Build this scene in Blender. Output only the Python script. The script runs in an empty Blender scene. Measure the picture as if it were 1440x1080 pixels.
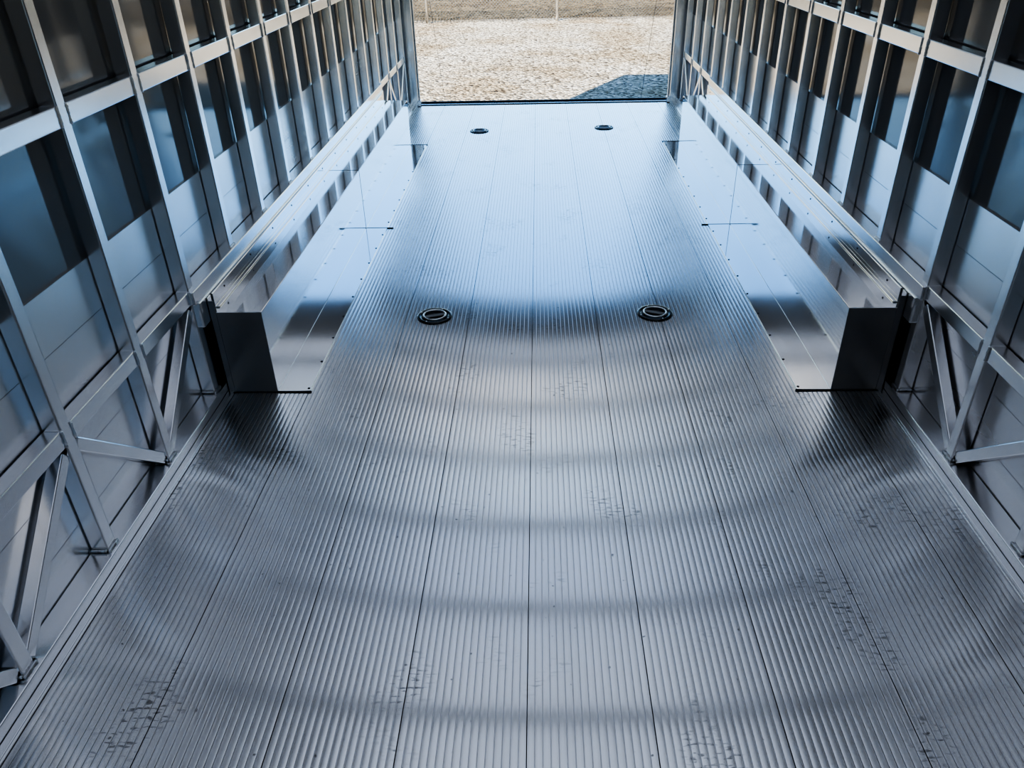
import bpy, math, random
from mathutils import Vector, Matrix
random.seed(4)
S = bpy.context.scene
S.view_settings.view_transform = 'AgX'
S.view_settings.look = 'AgX - High Contrast'
S.view_settings.exposure = 1.28

# ------------------------------------------------------------ dimensions
H = 1.507; CAMX = -0.04
WF = 1.215           # interior face of the posts
YR = 7.42            # rear sill
YF = -1.30           # front wall
ZC = 2.42            # ceiling
GZ = -0.60           # ground
PITCH = 0.405
BX0, BX1 = 2.40, 5.93
BI, BZ = 1.015, 0.33

# ------------------------------------------------------------ mesh builder
class MB:
    def __init__(s): s.v=[]; s.f=[]; s.m=[]; s.sm=[]
    def add(s, vs, fs, mat=0, smooth=False):
        o=len(s.v); s.v+= [tuple(p) for p in vs]
        for f in fs:
            s.f.append(tuple(i+o for i in f)); s.m.append(mat); s.sm.append(smooth)
    def box(s,x0,x1,y0,y1,z0,z1,mat=0):
        if x0>x1: x0,x1=x1,x0
        vs=[(x,y,z) for z in (z0,z1) for y in (y0,y1) for x in (x0,x1)]
        s.add(vs,[(0,2,3,1),(4,5,7,6),(0,1,5,4),(2,6,7,3),(0,4,6,2),(1,3,7,5)],mat)
    def beam(s,p0,p1,w,h,up=(1,0,0),mat=0):
        p0=Vector(p0);p1=Vector(p1);d=(p1-p0).normalized();u=Vector(up)
        a=d.cross(u).normalized(); u=a.cross(d).normalized()
        vs=[]
        for p in (p0,p1):
            for i,j in ((-1,-1),(1,-1),(1,1),(-1,1)):
                vs.append(p+a*w/2*i+u*h/2*j)
        s.add(vs,[(3,2,1,0),(4,5,6,7),(0,1,5,4),(1,2,6,5),(2,3,7,6),(3,0,4,7)],mat)
    def tube(s,pts,r,n=8,mat=0,closed=False,smooth=True):
        pts=[Vector(p) for p in pts]; N=len(pts); vs=[]
        for i,p in enumerate(pts):
            if closed: d=(pts[(i+1)%N]-pts[i-1]).normalized()
            else: d=(pts[min(i+1,N-1)]-pts[max(i-1,0)]).normalized()
            ref=Vector((0,0,1)) if abs(d.z)<.9 else Vector((1,0,0))
            a=d.cross(ref).normalized(); b=a.cross(d)
            rr=r[i] if isinstance(r,(list,tuple)) else r
            for k in range(n):
                t=2*math.pi*k/n; vs.append(p+a*math.cos(t)*rr+b*math.sin(t)*rr)
        fs=[]
        for i in range(N if closed else N-1):
            j=(i+1)%N
            for k in range(n):
                l=(k+1)%n; fs.append((i*n+k,i*n+l,j*n+l,j*n+k))
        if not closed:
            fs.append(tuple(range(n))[::-1]); fs.append(tuple((N-1)*n+k for k in range(n)))
        s.add(vs,fs,mat,smooth)
    def lathe(s,c,prof,n=40,mat=0,smooth=True):
        c=Vector(c); vs=[];fs=[]
        for r,z in prof:
            for k in range(n):
                t=2*math.pi*k/n; vs.append(c+Vector((r*math.cos(t),r*math.sin(t),z)))
        for i in range(len(prof)-1):
            for k in range(n):
                l=(k+1)%n; fs.append((i*n+k,i*n+l,(i+1)*n+l,(i+1)*n+k))
        s.add(vs,fs,mat,smooth)
    def dome(s,c,r,ax,n=8,mat=0):
        c=Vector(c);ax=Vector(ax).normalized()
        ref=Vector((0,0,1)) if abs(ax.z)<.9 else Vector((1,0,0))
        a=ax.cross(ref).normalized();b=ax.cross(a);vs=[];fs=[]
        for rr,h in ((1,0),(.8,.35),(.4,.55)):
            for k in range(n):
                t=2*math.pi*k/n; vs.append(c+a*math.cos(t)*r*rr+b*math.sin(t)*r*rr+ax*h*r)
        for i in range(2):
            for k in range(n):
                l=(k+1)%n; fs.append((i*n+k,i*n+l,(i+1)*n+l,(i+1)*n+k))
        fs.append(tuple(2*n+k for k in range(n)))
        s.add(vs,fs,mat,True)
    def weld(s,p0,p1,r=.005,mat=0):
        p0=Vector(p0);p1=Vector(p1);L=(p1-p0).length;n=max(3,int(L/.004))
        pts=[];rs=[]
        for i in range(n+1):
            pts.append(p0.lerp(p1,i/n)+Vector([random.uniform(-1,1)*.0007 for _ in range(3)]))
            rs.append(r*(1.0 if i%2 else .72)*random.uniform(.85,1.1))
        s.tube(pts,rs,6,mat)
    def obj(s,name,mats,parent=None,bevel=0,loc=None):
        me=bpy.data.meshes.new(name); me.from_pydata(s.v,[],s.f)
        for m in mats: me.materials.append(m)
        me.polygons.foreach_set('material_index',s.m)
        me.polygons.foreach_set('use_smooth',s.sm); me.update()
        o=bpy.data.objects.new(name,me); S.collection.objects.link(o)
        if parent: o.parent=parent
        if bevel:
            b=o.modifiers.new('bevel','BEVEL'); b.width=bevel; b.segments=2; b.limit_method='ANGLE'
            b.harden_normals=False
        return o

# ------------------------------------------------------------ materials
def nt(name):
    m=bpy.data.materials.new(name); m.use_nodes=True
    t=m.node_tree; b=t.nodes['Principled BSDF']; return m,t,b
def N(t,k,**kw):
    n=t.nodes.new(k)
    for a,v in kw.items():
        if a in n.inputs.keys(): n.inputs[a].default_value=v
        else: setattr(n,a,v)
    return n
def ramp(t,src,stops):
    r=t.nodes.new('ShaderNodeValToRGB'); e=r.color_ramp.elements
    while len(e)>1: e.remove(e[-1])
    e[0].position=stops[0][0]; e[0].color=(*stops[0][1],1)
    for p,c in stops[1:]:
        x=e.new(p); x.color=(*c,1)
    t.links.new(src,r.inputs[0]); return r
def g(v): return (v,v,v)
def coords(t,scale=(1,1,1)):
    tc=t.nodes.new('ShaderNodeTexCoord'); mp=t.nodes.new('ShaderNodeMapping')
    mp.inputs['Scale'].default_value=scale
    t.links.new(tc.outputs['Object'],mp.inputs[0]); return mp.outputs[0]

def metal(name,base,rough,stretch=(1,1,1),ns=6,rvar=.08,cvar=.1,bump=.0,metallic=1.0,blotch=1.5):
    m,t,b=nt(name)
    v=coords(t,stretch)
    n1=N(t,'ShaderNodeTexNoise',Scale=ns,Detail=6.0); t.links.new(v,n1.inputs['Vector'])
    v2=coords(t); n2=N(t,'ShaderNodeTexNoise',Scale=blotch,Detail=4.0); t.links.new(v2,n2.inputs['Vector'])
    mx=N(t,'ShaderNodeMath',operation='ADD'); t.links.new(n1.outputs[0],mx.inputs[0]); t.links.new(n2.outputs[0],mx.inputs[1])
    hf=N(t,'ShaderNodeMath',operation='MULTIPLY'); hf.inputs[1].default_value=.5; t.links.new(mx.outputs[0],hf.inputs[0])
    r=ramp(t,hf.outputs[0],[(.3,g(max(0,rough-rvar))),(.7,g(rough+rvar))]); t.links.new(r.outputs[0],b.inputs['Roughness'])
    lo=tuple(c*(1-cvar) for c in base); hi=tuple(min(1,c*(1+cvar)) for c in base)
    c=ramp(t,hf.outputs[0],[(.3,hi),(.7,lo)]); t.links.new(c.outputs[0],b.inputs['Base Color'])
    b.inputs['Metallic'].default_value=metallic
    if bump:
        bp=N(t,'ShaderNodeBump',Strength=bump,Distance=.002); t.links.new(n1.outputs[0],bp.inputs['Height'])
        t.links.new(bp.outputs[0],b.inputs['Normal'])
    return m

M_post = metal('extruded_aluminum',(.88,.88,.89),.22,(1,1,.05),40,.05,.05)
M_rail = metal('aluminum_rail',(.88,.88,.89),.22,(1,.05,1),40,.05,.05)
M_weld = metal('weld_bead',(.62,.62,.63),.35,(1,1,1),60,.1,.2)
M_plank= metal('brushed_aluminum_plank',(.84,.84,.85),.24,(1,.10,1),5,.06,.08,metallic=.92)
M_skin = metal('gray_gloss_skin',(.22,.22,.22),.08,(1,1,1),2,.02,.05,metallic=.5)
M_box  = metal('polished_sheet',(.90,.90,.90),.08,(1,.15,1),6,.03,.04)
M_end  = metal('shaded_sheet_end',(.26,.26,.26),.30,(1,1,1),6,.04,.1)  # wheel box front face; its shade is put into the darker colour
M_groove=metal('groove_aluminum',(.66,.66,.67),.30,(1,.1,1),6,.04,.2)  # groove bottoms and sides in a darker aluminum than the rib tops
M_caulk,_,b=nt('black_caulk'); b.inputs['Base Color'].default_value=(.012,.012,.013,1); b.inputs['Roughness'].default_value=.5
M_black,_,b=nt('black_plastic'); b.inputs['Base Color'].default_value=(.012,.012,.014,1); b.inputs['Roughness'].default_value=.22
M_zinc = metal('zinc_ring',(.72,.72,.72),.25)
M_bow,_,b = nt('bow_gray'); b.inputs['Base Color'].default_value=(.12,.12,.12,1); b.inputs['Roughness'].default_value=.5
M_hdr,_,b = nt('header_gray'); b.inputs['Base Color'].default_value=(.22,.21,.195,1); b.inputs['Roughness'].default_value=.5
M_ext,_,b=nt('exterior_paint'); b.inputs['Base Color'].default_value=(.55,.56,.58,1); b.inputs['Roughness'].default_value=.3
M_dark,_,b=nt('dark_steel'); b.inputs['Base Color'].default_value=(.03,.03,.033,1); b.inputs['Roughness'].default_value=.5
# roof sheet: satin aluminium, with translucency added to brighten the interior
M_ceil=bpy.data.materials.new('satin_roof_sheet'); M_ceil.use_nodes=True; t=M_ceil.node_tree
t.nodes.remove(t.nodes['Principled BSDF']); out=t.nodes['Material Output']
tr=N(t,'ShaderNodeBsdfTranslucent'); df=N(t,'ShaderNodeBsdfDiffuse'); mxs=t.nodes.new('ShaderNodeMixShader')
tr.inputs[0].default_value=(.55,.59,.66,1); df.inputs[0].default_value=(.9,.9,.9,1); mxs.inputs[0].default_value=.6
gl=N(t,'ShaderNodeBsdfGlossy'); gl.inputs['Color'].default_value=(.96,.96,.96,1); gl.inputs['Roughness'].default_value=.30
mx2=t.nodes.new('ShaderNodeMixShader'); mx2.inputs[0].default_value=.52
t.links.new(tr.outputs[0],mxs.inputs[1]); t.links.new(df.outputs[0],mxs.inputs[2])
t.links.new(mxs.outputs[0],mx2.inputs[1]); t.links.new(gl.outputs[0],mx2.inputs[2]); t.links.new(mx2.outputs[0],out.inputs[0])

# floor
M_floor,t,b=nt('ribbed_aluminum_floor')
v=coords(t,(1,.25,1)); n1=N(t,'ShaderNodeTexNoise',Scale=5.0,Detail=8.0); t.links.new(v,n1.inputs['Vector'])
r=ramp(t,n1.outputs[0],[(.35,g(.155)),(.7,g(.20))]); t.links.new(r.outputs[0],b.inputs['Roughness'])
b.inputs['Metallic'].default_value=1
b.inputs['Anisotropic'].default_value=1.0
cx=N(t,'ShaderNodeCombineXYZ'); cx.inputs[0].default_value=1.0
t.links.new(cx.outputs[0],b.inputs['Tangent'])
v2=coords(t,(1,.7,1)); ns=N(t,'ShaderNodeTexNoise',Scale=4.6,Detail=2.0); t.links.new(v2,ns.inputs['Vector'])
v3=coords(t,(35,130,1)); nf=N(t,'ShaderNodeTexNoise',Scale=1.0,Detail=3.0); t.links.new(v3,nf.inputs['Vector'])
a=ramp(t,ns.outputs[0],[(.57,g(0)),(.68,g(1))]); c=ramp(t,nf.outputs[0],[(.55,g(0)),(.63,g(1))])
mu=N(t,'ShaderNodeMath',operation='MULTIPLY'); t.links.new(a.outputs[0],mu.inputs[0]); t.links.new(c.outputs[0],mu.inputs[1])
vs_=N(t,'ShaderNodeTexNoise',Scale=55.0,Detail=1.0); vc=coords(t); t.links.new(vc,vs_.inputs['Vector'])
sp_=ramp(t,vs_.outputs[0],[(.76,g(0)),(.79,g(1))])
mxm=N(t,'ShaderNodeMath',operation='MAXIMUM'); t.links.new(mu.outputs[0],mxm.inputs[0]); t.links.new(sp_.outputs[0],mxm.inputs[1])
cc=ramp(t,mxm.outputs[0],[(0,(.93,.93,.93)),(1,(.34,.34,.34))]); t.links.new(cc.outputs[0],b.inputs['Base Color'])

# gravel
def gravel(name,cols,sc):
    m,t,b=nt(name); v=coords(t)
    vo=N(t,'ShaderNodeTexVoronoi',Scale=sc); t.links.new(v,vo.inputs['Vector'])
    sp=t.nodes.new('ShaderNodeSeparateColor'); t.links.new(vo.outputs['Color'],sp.inputs[0])
    c1=ramp(t,sp.outputs[0],cols)
    nb=N(t,'ShaderNodeTexNoise',Scale=.9,Detail=8.0); t.links.new(v,nb.inputs['Vector'])
    c2=ramp(t,nb.outputs[0],[(.38,(.66,.56,.42)),(.60,(1,1,1))])
    mx=t.nodes.new('ShaderNodeMix'); mx.data_type='RGBA'; mx.blend_type='MULTIPLY'; mx.inputs[0].default_value=.8
    t.links.new(c1.outputs[0],mx.inputs[6]); t.links.new(c2.outputs[0],mx.inputs[7])
    t.links.new(mx.outputs[2],b.inputs['Base Color']); b.inputs['Roughness'].default_value=.9
    b.inputs['Specular IOR Level'].default_value=.15
    h=ramp(t,vo.outputs['Distance'],[(0,g(1)),(.7,g(0))])
    bp=N(t,'ShaderNodeBump',Strength=1.0,Distance=.03); t.links.new(h.outputs[0],bp.inputs['Height']); t.links.new(bp.outputs[0],b.inputs['Normal'])
    return m
M_grav=gravel('limestone_gravel',[(0,(.06,.045,.035)),(.25,(.31,.26,.185)),(.7,(.60,.53,.41)),(1,(.93,.87,.74))],24)
M_dry =gravel('dry_grass_ground',[(0,(.04,.028,.014)),(.5,(.15,.108,.055)),(1,(.31,.235,.13))],10)

# ------------------------------------------------------------ floor (real ribs)
mb=MB()
P=.276; NR=16; per=P/NR; seam0=-.071
ys=[YF,0.5,3,5,YR-.07]
def strip(pts,smooth,mat=0):
    vs=[];fs=[]
    k=len(pts)
    for y in ys:
        for p in pts: vs.append((p[0],y,p[1]))
    for j in range(len(ys)-1):
        for i in range(k-1):
            fs.append((j*k+i,j*k+i+1,(j+1)*k+i+1,(j+1)*k+i))
    mb.add(vs,fs,mat,smooth)
FW=1.262
for pl in range(10):
    x0=seam0+(pl-5)*P
    for r_ in range(NR):
        a0=x0+r_*per; c0=a0+per/2
        if c0<-FW or c0>FW: continue
        hw=.0075; sag=.00050
        gz=-.0013; first=(r_==0); last=(r_==NR-1)
        e0=c0-hw-.0004; e1=c0+hw+.0004
        if first: strip([(a0,-.009),(e0+.0006,-.009),(e0+.0006,-sag)],False,1)
        else:
            strip([(a0,gz),(e0,gz)],False,2)
            strip([(e0,gz),(c0-hw,-sag)],False,2)
        arc=[(c0+hw*u,-sag*u*u) for u in [k/5-1 for k in range(11)]]
        strip(arc,True)
        if last: strip([(e1-.0006,-sag),(e1-.0006,-.009),(a0+per,-.009)],False,1)
        else:
            strip([(c0+hw,-sag),(e1,gz)],False,2)
            strip([(e1,gz),(a0+per,gz)],False,2)
mb.box(-FW,FW,YF,YR-.07,-.05,-.012,1)
floor=mb.obj('floor',[M_floor,M_caulk,M_groove])
mb=MB()
for s in (-1,1):
    for a_,b_ in ((YF,BX0-.004),(BX1+.004,YR-.09)):
        mb.box(s*1.176,s*1.197,a_,b_,-.001,.012)
mb.obj('edge_angle',[M_rail],floor,bevel=.002)

# chassis below the floor
mb=MB(); mb.box(-1.30,1.30,YF-.05,YR-.02,-.22,-.065); 
for yy in (3.3,4.2,5.1):
    for sx in (-1,1):
        c=(sx*1.13,yy,GZ+.36)
        for rr,w,mt in ((.36,.11,0),(.2,.115,1)):
            n=28; vs=[];fs=[]
            for s_ in (-1,1):
                for k in range(n):
                    a=2*math.pi*k/n; vs.append((c[0]+s_*w,c[1]+math.cos(a)*rr,c[2]+math.sin(a)*rr))
            for k in range(n):
                l=(k+1)%n; fs.append((k,l,n+l,n+k))
            fs.append(tuple(range(n))[::-1]); fs.append(tuple(range(n,2*n)))
            mb.add(vs,fs,mt,False)
mb.obj('chassis',[M_dark,M_ext],floor)

# ------------------------------------------------------------ walls
posts=[1.13+PITCH*k for k in range(-5,16)]
PW=.042
def build_wall(side,name):
    s=side
    root=MB()
    def bx(m,xa,xb,*a,mat=0): m.box(s*xa,s*xb,*a,mat)
    light_opening=(s>0)  # unseen right-side opening behind the camera, added to let sky light in
    D0,D1=-.93,-.13
    for k in range(-3,12):
        ya=1.13+PITCH*(2*k); yb=ya+2*PITCH-.002
        ya=max(ya,YF); yb=min(yb,YR)
        if yb<=ya: continue
        if light_opening and ya<D1 and yb>D0:
            if ya<D0: bx(root,1.272,1.276,ya,D0,.72,ZC,mat=0)
            if yb>D1: bx(root,1.272,1.276,D1,yb,.72,ZC,mat=0)
            a_=max(ya,D0);b_=min(yb,D1); bx(root,1.272,1.276,a_,b_,2.0,ZC,mat=0)
        else: bx(root,1.272,1.276,ya,yb,.72,ZC,mat=0)
    segs=[(YF,YR)] if not light_opening else [(YF,D0),(D1,YR)]
    for (a,b_) in segs:
        z=.0
        for i in range(5):
            bx(root,1.264,1.275,a,b_,z,z+.1455,mat=1); z+=.147
        bx(root,1.277,1.30,a,b_,-.06,ZC,mat=2)
    if light_opening: bx(root,1.277,1.30,D0,D1,2.0,ZC,mat=2)
    w=root.obj(name,[M_skin,M_plank,M_ext])
    fr=MB(); wl=MB()
    for k,py in enumerate(posts):
        if light_opening and D0<py<D1: continue
        fr.box(s*WF,s*1.263,py-PW/2,py+PW/2,.0 if (py<2.5 or py>6.1) else .40,ZC-.03)
        if .5<py:
            if py<2.4 or py>6.1:
                wl.weld((s*(WF-.002),py-PW/2-.004,.047),(s*(WF-.002),py+PW/2+.004,.047),.005)
                wl.weld((s*(WF+.002),py-PW/2-.004,.05),(s*1.26,py-PW/2-.004,.05),.005)
            else:
                wl.weld((s*(WF-.001),py-PW/2-.002,.442),(s*(WF-.001),py+PW/2+.002,.442),.004)
    f=fr.obj('posts',[M_post],w,bevel=.004)
    ra=MB()
    ra.box(s*1.198,s*1.263,YF,YR-.09,-.002,.044)            # bottom rail
    for i in range(len(posts)-1):
        a=posts[i]+PW/2; b_=posts[i+1]-PW/2
        if light_opening and posts[i]<D1+.01 and posts[i+1]>D0-.01: continue
        for z in (1.10,1.78):
            ra.box(s*(WF+.0015),s*1.26,a,b_,z-.026,z+.026)
            wl.weld((s*(WF),a,z-.026),(s*(WF),a,z+.026),.0045)
            wl.weld((s*(WF),b_,z-.026),(s*(WF),b_,z+.026),.0045)
        if posts[i+1]<2.5 or posts[i]>5.9:
            z=.42
            ra.box(s*(WF+.0015),s*1.26,a,b_,z-.024,z+.024)
            wl.weld((s*(WF),a,z-.024),(s*(WF),a,z+.024),.0045)
            wl.weld((s*(WF),b_,z-.024),(s*(WF),b_,z+.024),.0045)
            k=i-5
            za,zb=(.375,.06) if (k%2==1) else (.06,.375)
            ra.beam((s*1.239,a+.004,za-.0),(s*1.239,b_-.004,zb),.036,.036)
    ya,yb=2.345-PW/2,5.99
    ra.box(s*1.203,s*1.262,ya,yb,.392,.44)
    ra.box(s*1.1975,s*1.262,ya+.02,yb,.30,.392)
    ra.box(s*WF,s*1.262,YF,YR-.09,ZC-.07,ZC-.003)
    ra.obj('rails',[M_rail],w,bevel=.003)
    wl.obj('weld_beads',[M_weld],w)
    return w
build_wall(-1,'wall_left'); build_wall(1,'wall_right')

# ------------------------------------------------------------ wheel boxes
def wheel_box(s):
    m=MB()
    seam=4.13; xo=1.196; T=.004
    for (a,b_) in ((BX0,seam-.0015),(seam+.0015,BX1)):
        m.box(s*BI,s*(BI+T),a,b_,.0,BZ)
        m.box(s*BI,s*xo,a,b_,BZ-T,BZ+.0005)
        m.box(s*.895,s*BI,a,b_,.0005,.0035)
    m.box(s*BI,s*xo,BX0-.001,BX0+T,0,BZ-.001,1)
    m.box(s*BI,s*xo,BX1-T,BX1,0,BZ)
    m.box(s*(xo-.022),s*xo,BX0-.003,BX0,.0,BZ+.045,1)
    m.box(s*(xo-.003),s*xo,BX0-.001,BX0+.03,BZ,BZ+.055)
    m.box(s*1.175,s*xo,BX0+.04,BX1-.01,BZ+.001,BZ+.006)
    m.box(s*1.190,s*xo,BX0+.04,BX1-.01,BZ+.006,BZ+.055)
    o=m.obj('wheel_box' ,[M_box,M_end],None,bevel=.0015)
    d=MB()
    d.tube([(s*(BI+.0),BX0-.002,.002),(s*.95,BX0-.002,.002),(s*.888,BX0-.002,.003)],.0035)
    d.tube([(s*BI,BX0-.003,.001),(s*1.1,BX0-.003,.001),(s*xo,BX0-.003,.001)],.002)
    d.box(s*(BI-.0008),s*(BI+.001),seam-.002,seam+.002,.0,BZ+.001)
    d.box(s*BI,s*1.19,seam-.002,seam+.002,BZ-.002,BZ+.0012)
    d.box(s*.86,s*BI,seam-.003,seam+.003,.0,.0045)
    d.tube([(s*(.888),BX1+.003,.003),(s*.95,BX1+.004,.003),(s*BI,BX1+.003,.003)],.003)
    d.obj('caulk_seams',[M_caulk],o)
    r_=MB()
    yy=BX0+.02
    while yy<BX1:
        r_.dome((s*.903,yy,.0035),.0055,(0,0,1)); yy+=.2
    for i in range(12):
        yy=2.55+i*.30; r_.dome((s*1.190,yy,BZ+.035),.0045,(-s,0,0))
    r_.obj('rivets',[M_dark],o)
    return o
wheel_box(-1); wheel_box(1)

# ------------------------------------------------------------ tie down rings
def tie(x,y,rot):
    m=MB()
    m.lathe((0,0,0),[(.076,-.002),(.077,.003),(.073,.006),(.066,.0065),(.060,.004),(.057,.001),(.056,.0)],48,0)
    m.lathe((0,0,0),[(.057,.001),(.045,.0008),(.03,.0006),(.0001,.0005)],48,0)
    o=m.obj('tie_down_ring',[M_black])
    o.location=(x,y,.0); o.rotation_euler=(0,0,rot)
    k=MB()
    k.box(-.052,.052,-.011,.011,.0015,.006)
    k.obj('cross_bar',[M_hdr],o,bevel=.002)
    q=MB(); pts=[]
    for i in range(32):
        a=2*math.pi*i/32; pts.append((math.cos(a)*.048,math.sin(a)*.048,.0065))
    q.tube(pts,.0045,8,closed=True)
    q.obj('ring',[M_zinc],o)
    sc=MB()
    for a in (45,135,225,315):
        sc.dome((math.cos(math.radians(a))*.067,math.sin(math.radians(a))*.067,.006),.004,(0,0,1))
    sc.obj('screws',[M_zinc],o)
tie(-.50,3.02,.35); tie(.462,3.035,-.4); tie(-.52,6.35,.2); tie(.485,6.40,-.2)

# ------------------------------------------------------------ ceiling
mb=MB(); mb.add([(-1.30,YF,ZC),(1.30,YF,ZC),(1.30,YR,ZC),(-1.30,YR,ZC)],[(0,3,2,1)])
c=mb.obj('ceiling',[M_ceil])
mb=MB(); yb=2.75-.81*4
while yb<YR-.3:
    mb.box(-WF,WF,yb-.022,yb+.022,ZC-.045,ZC-.002); yb+=.81
mb.obj('roof_bows',[M_bow],c,bevel=.003)
mb=MB(); mb.box(-1.27,1.27,YF-.03,YF,-.06,ZC)
mb.obj('wall_front',[M_skin])

# ------------------------------------------------------------ rear frame
mb=MB()
OX=1.145
for s in (-1,1):
    mb.box(s*OX,s*1.30,YR-.09,YR,-.05,ZC+.03)
    mb.box(s*(OX-.012),s*OX,YR-.02,YR,.02,ZC-.42)
    mb.box(s*(OX-.03),s*(OX-.0),YR-.12,YR-.05,.004,.05)
mb.box(-1.145,1.145,YR-.09,YR,ZC-.44,ZC+.03,1)
mb.box(-1.30,1.30,YR-.07,YR+.01,-.10,.004)
rf=mb.obj('rear_door_frame',[M_rail,M_hdr],None,bevel=.004)
mb=MB(); mb.box(-1.14,1.14,YR+.010,YR+.028,-.06,.016); mb.box(-1.2,1.2,YR-.075,YR-.066,-.004,.0055)
mb.obj('sill_seal',[M_caulk],rf)
mb=MB()
ry0,rz0,ry1,rz1=YR+.04,-.02,YR+2.05,GZ+.05
d=Vector((0,ry1-ry0,rz1-rz0))
mb.beam((0,ry0,rz0-.04),(0,ry1,rz1-.02),2.2,.05,up=(0,0,1))
for i in range(10):
    f=(i+.5)/10; p=Vector((0,ry0,rz0-.012))+d*f
    mb.box(-1.08,1.08,p.y-.01,p.y+.01,p.z-.01,p.z+.008)
for s in (-1,1):
    mb.beam((s*1.07,ry0,rz0-.03),(s*1.07,ry1,rz1-.01),.06,.07,up=(0,0,1))
rd=mb.obj('ramp_door',[M_rail])
mb=MB()
for s in (-1,1):
    mb.tube([(s*1.09,YR-.03,1.97),(s*1.02,ry0+1.0,rz0+d.z*.5+.02)],.0022,6)
mb.obj('ramp_cable',[M_dark],rd)

# ------------------------------------------------------------ ground & fence
GE=19.4
mb=MB(); mb.add([(-60,-40,GZ),(60,-40,GZ),(60,GE,GZ),(-60,GE,GZ)],[(0,1,2,3)])
mb.obj('gravel_lot',[M_grav])
mb=MB(); mb.add([(-300,GE,GZ-.01),(300,GE,GZ-.01),(300,600,GZ-.01),(-300,600,GZ-.01)],[(0,1,2,3)])
mb.obj('dry_grass_field',[M_dry])
mb=MB(); FY=18.9; FH=1.5; cell=.07
fx0,fx1=-7.5,7.5; xx=fx0-FH
def clip(a,e):
    dx=e.x-a.x; t0,t1=0,1
    for lim,lo in ((fx0,True),(fx1,False)):
        t=(lim-a.x)/dx
        i0=(a.x>=fx0) if lo else (a.x<=fx1)
        i1=(e.x>=fx0) if lo else (e.x<=fx1)
        if not i0 and not i1: return None
        if not i0: t0=max(t0,t)
        if not i1: t1=min(t1,t)
    return (a.lerp(e,t0),a.lerp(e,t1)) if t1>t0 else None
while xx<fx1:
    for sg in (1,-1):
        a=Vector((xx,FY+.004*sg,GZ+.03)) if sg>0 else Vector((xx+FH,FY+.004*sg,GZ+.03))
        e=a+Vector((sg*FH,0,FH))
        cl=clip(a,e)
        if cl: mb.tube(cl,.0045,3)
    xx+=cell
px=.37-2.9*2
while px<7.5:
    mb.tube([(px,FY,GZ-.02),(px,FY,GZ+FH+.05)],.034,12); mb.dome((px,FY,GZ+FH+.05),.034,(0,0,1),12); px+=2.9
mb.tube([(fx0,FY,GZ+FH),(fx1,FY,GZ+FH)],.02,8)
mb.obj('chain_link_fence',[M_zinc])

# ------------------------------------------------------------ light
sd=Vector((.53,1,0)).normalized(); el=math.radians(29.5)
trav=Vector((sd.x*math.cos(el),sd.y*math.cos(el),-math.sin(el)))
L=bpy.data.lights.new('sun','SUN'); L.energy=6.6; L.angle=.009; L.color=(1,.93,.82)
lo=bpy.data.objects.new('sun',L); S.collection.objects.link(lo)
lo.rotation_euler=trav.to_track_quat('-Z','Y').to_euler(); lo.location=(-10,-20,15)
w=bpy.data.worlds.new('sky'); S.world=w; w.use_nodes=True; t=w.node_tree
sky=t.nodes.new('ShaderNodeTexSky'); sky.sky_type='NISHITA'; sky.sun_disc=False
sky.sun_elevation=el; sky.sun_rotation=math.atan2(-sd.x,-sd.y)
sky.dust_density=.3; sky.ozone_density=2.0; sky.air_density=1.0
hs=t.nodes.new('ShaderNodeHueSaturation'); hs.inputs['Saturation'].default_value=1.2
t.links.new(sky.outputs[0],hs.inputs['Color'])
t.links.new(hs.outputs[0],t.nodes['Background'].inputs[0]); t.nodes['Background'].inputs[1].default_value=.15

# ------------------------------------------------------------ camera
f=1082.0; p=math.radians(31.57); psi=math.atan(.0425); rho=.026
right=Vector((math.cos(psi),math.sin(psi),0))
fwd=Vector((-math.sin(psi)*math.cos(p),math.cos(psi)*math.cos(p),-math.sin(p)))
up=right.cross(fwd)
r2=right*math.cos(rho)-up*math.sin(rho); u2=up*math.cos(rho)+right*math.sin(rho)
cam=bpy.data.cameras.new('camera'); co=bpy.data.objects.new('camera',cam); S.collection.objects.link(co)
cam.sensor_width=36; cam.lens=f*36/1440; cam.clip_start=.02; cam.clip_end=2000
mat=Matrix((( r2.x,u2.x,-fwd.x,CAMX),(r2.y,u2.y,-fwd.y,0),(r2.z,u2.z,-fwd.z,H),(0,0,0,1)))
co.matrix_world=mat; S.camera=co
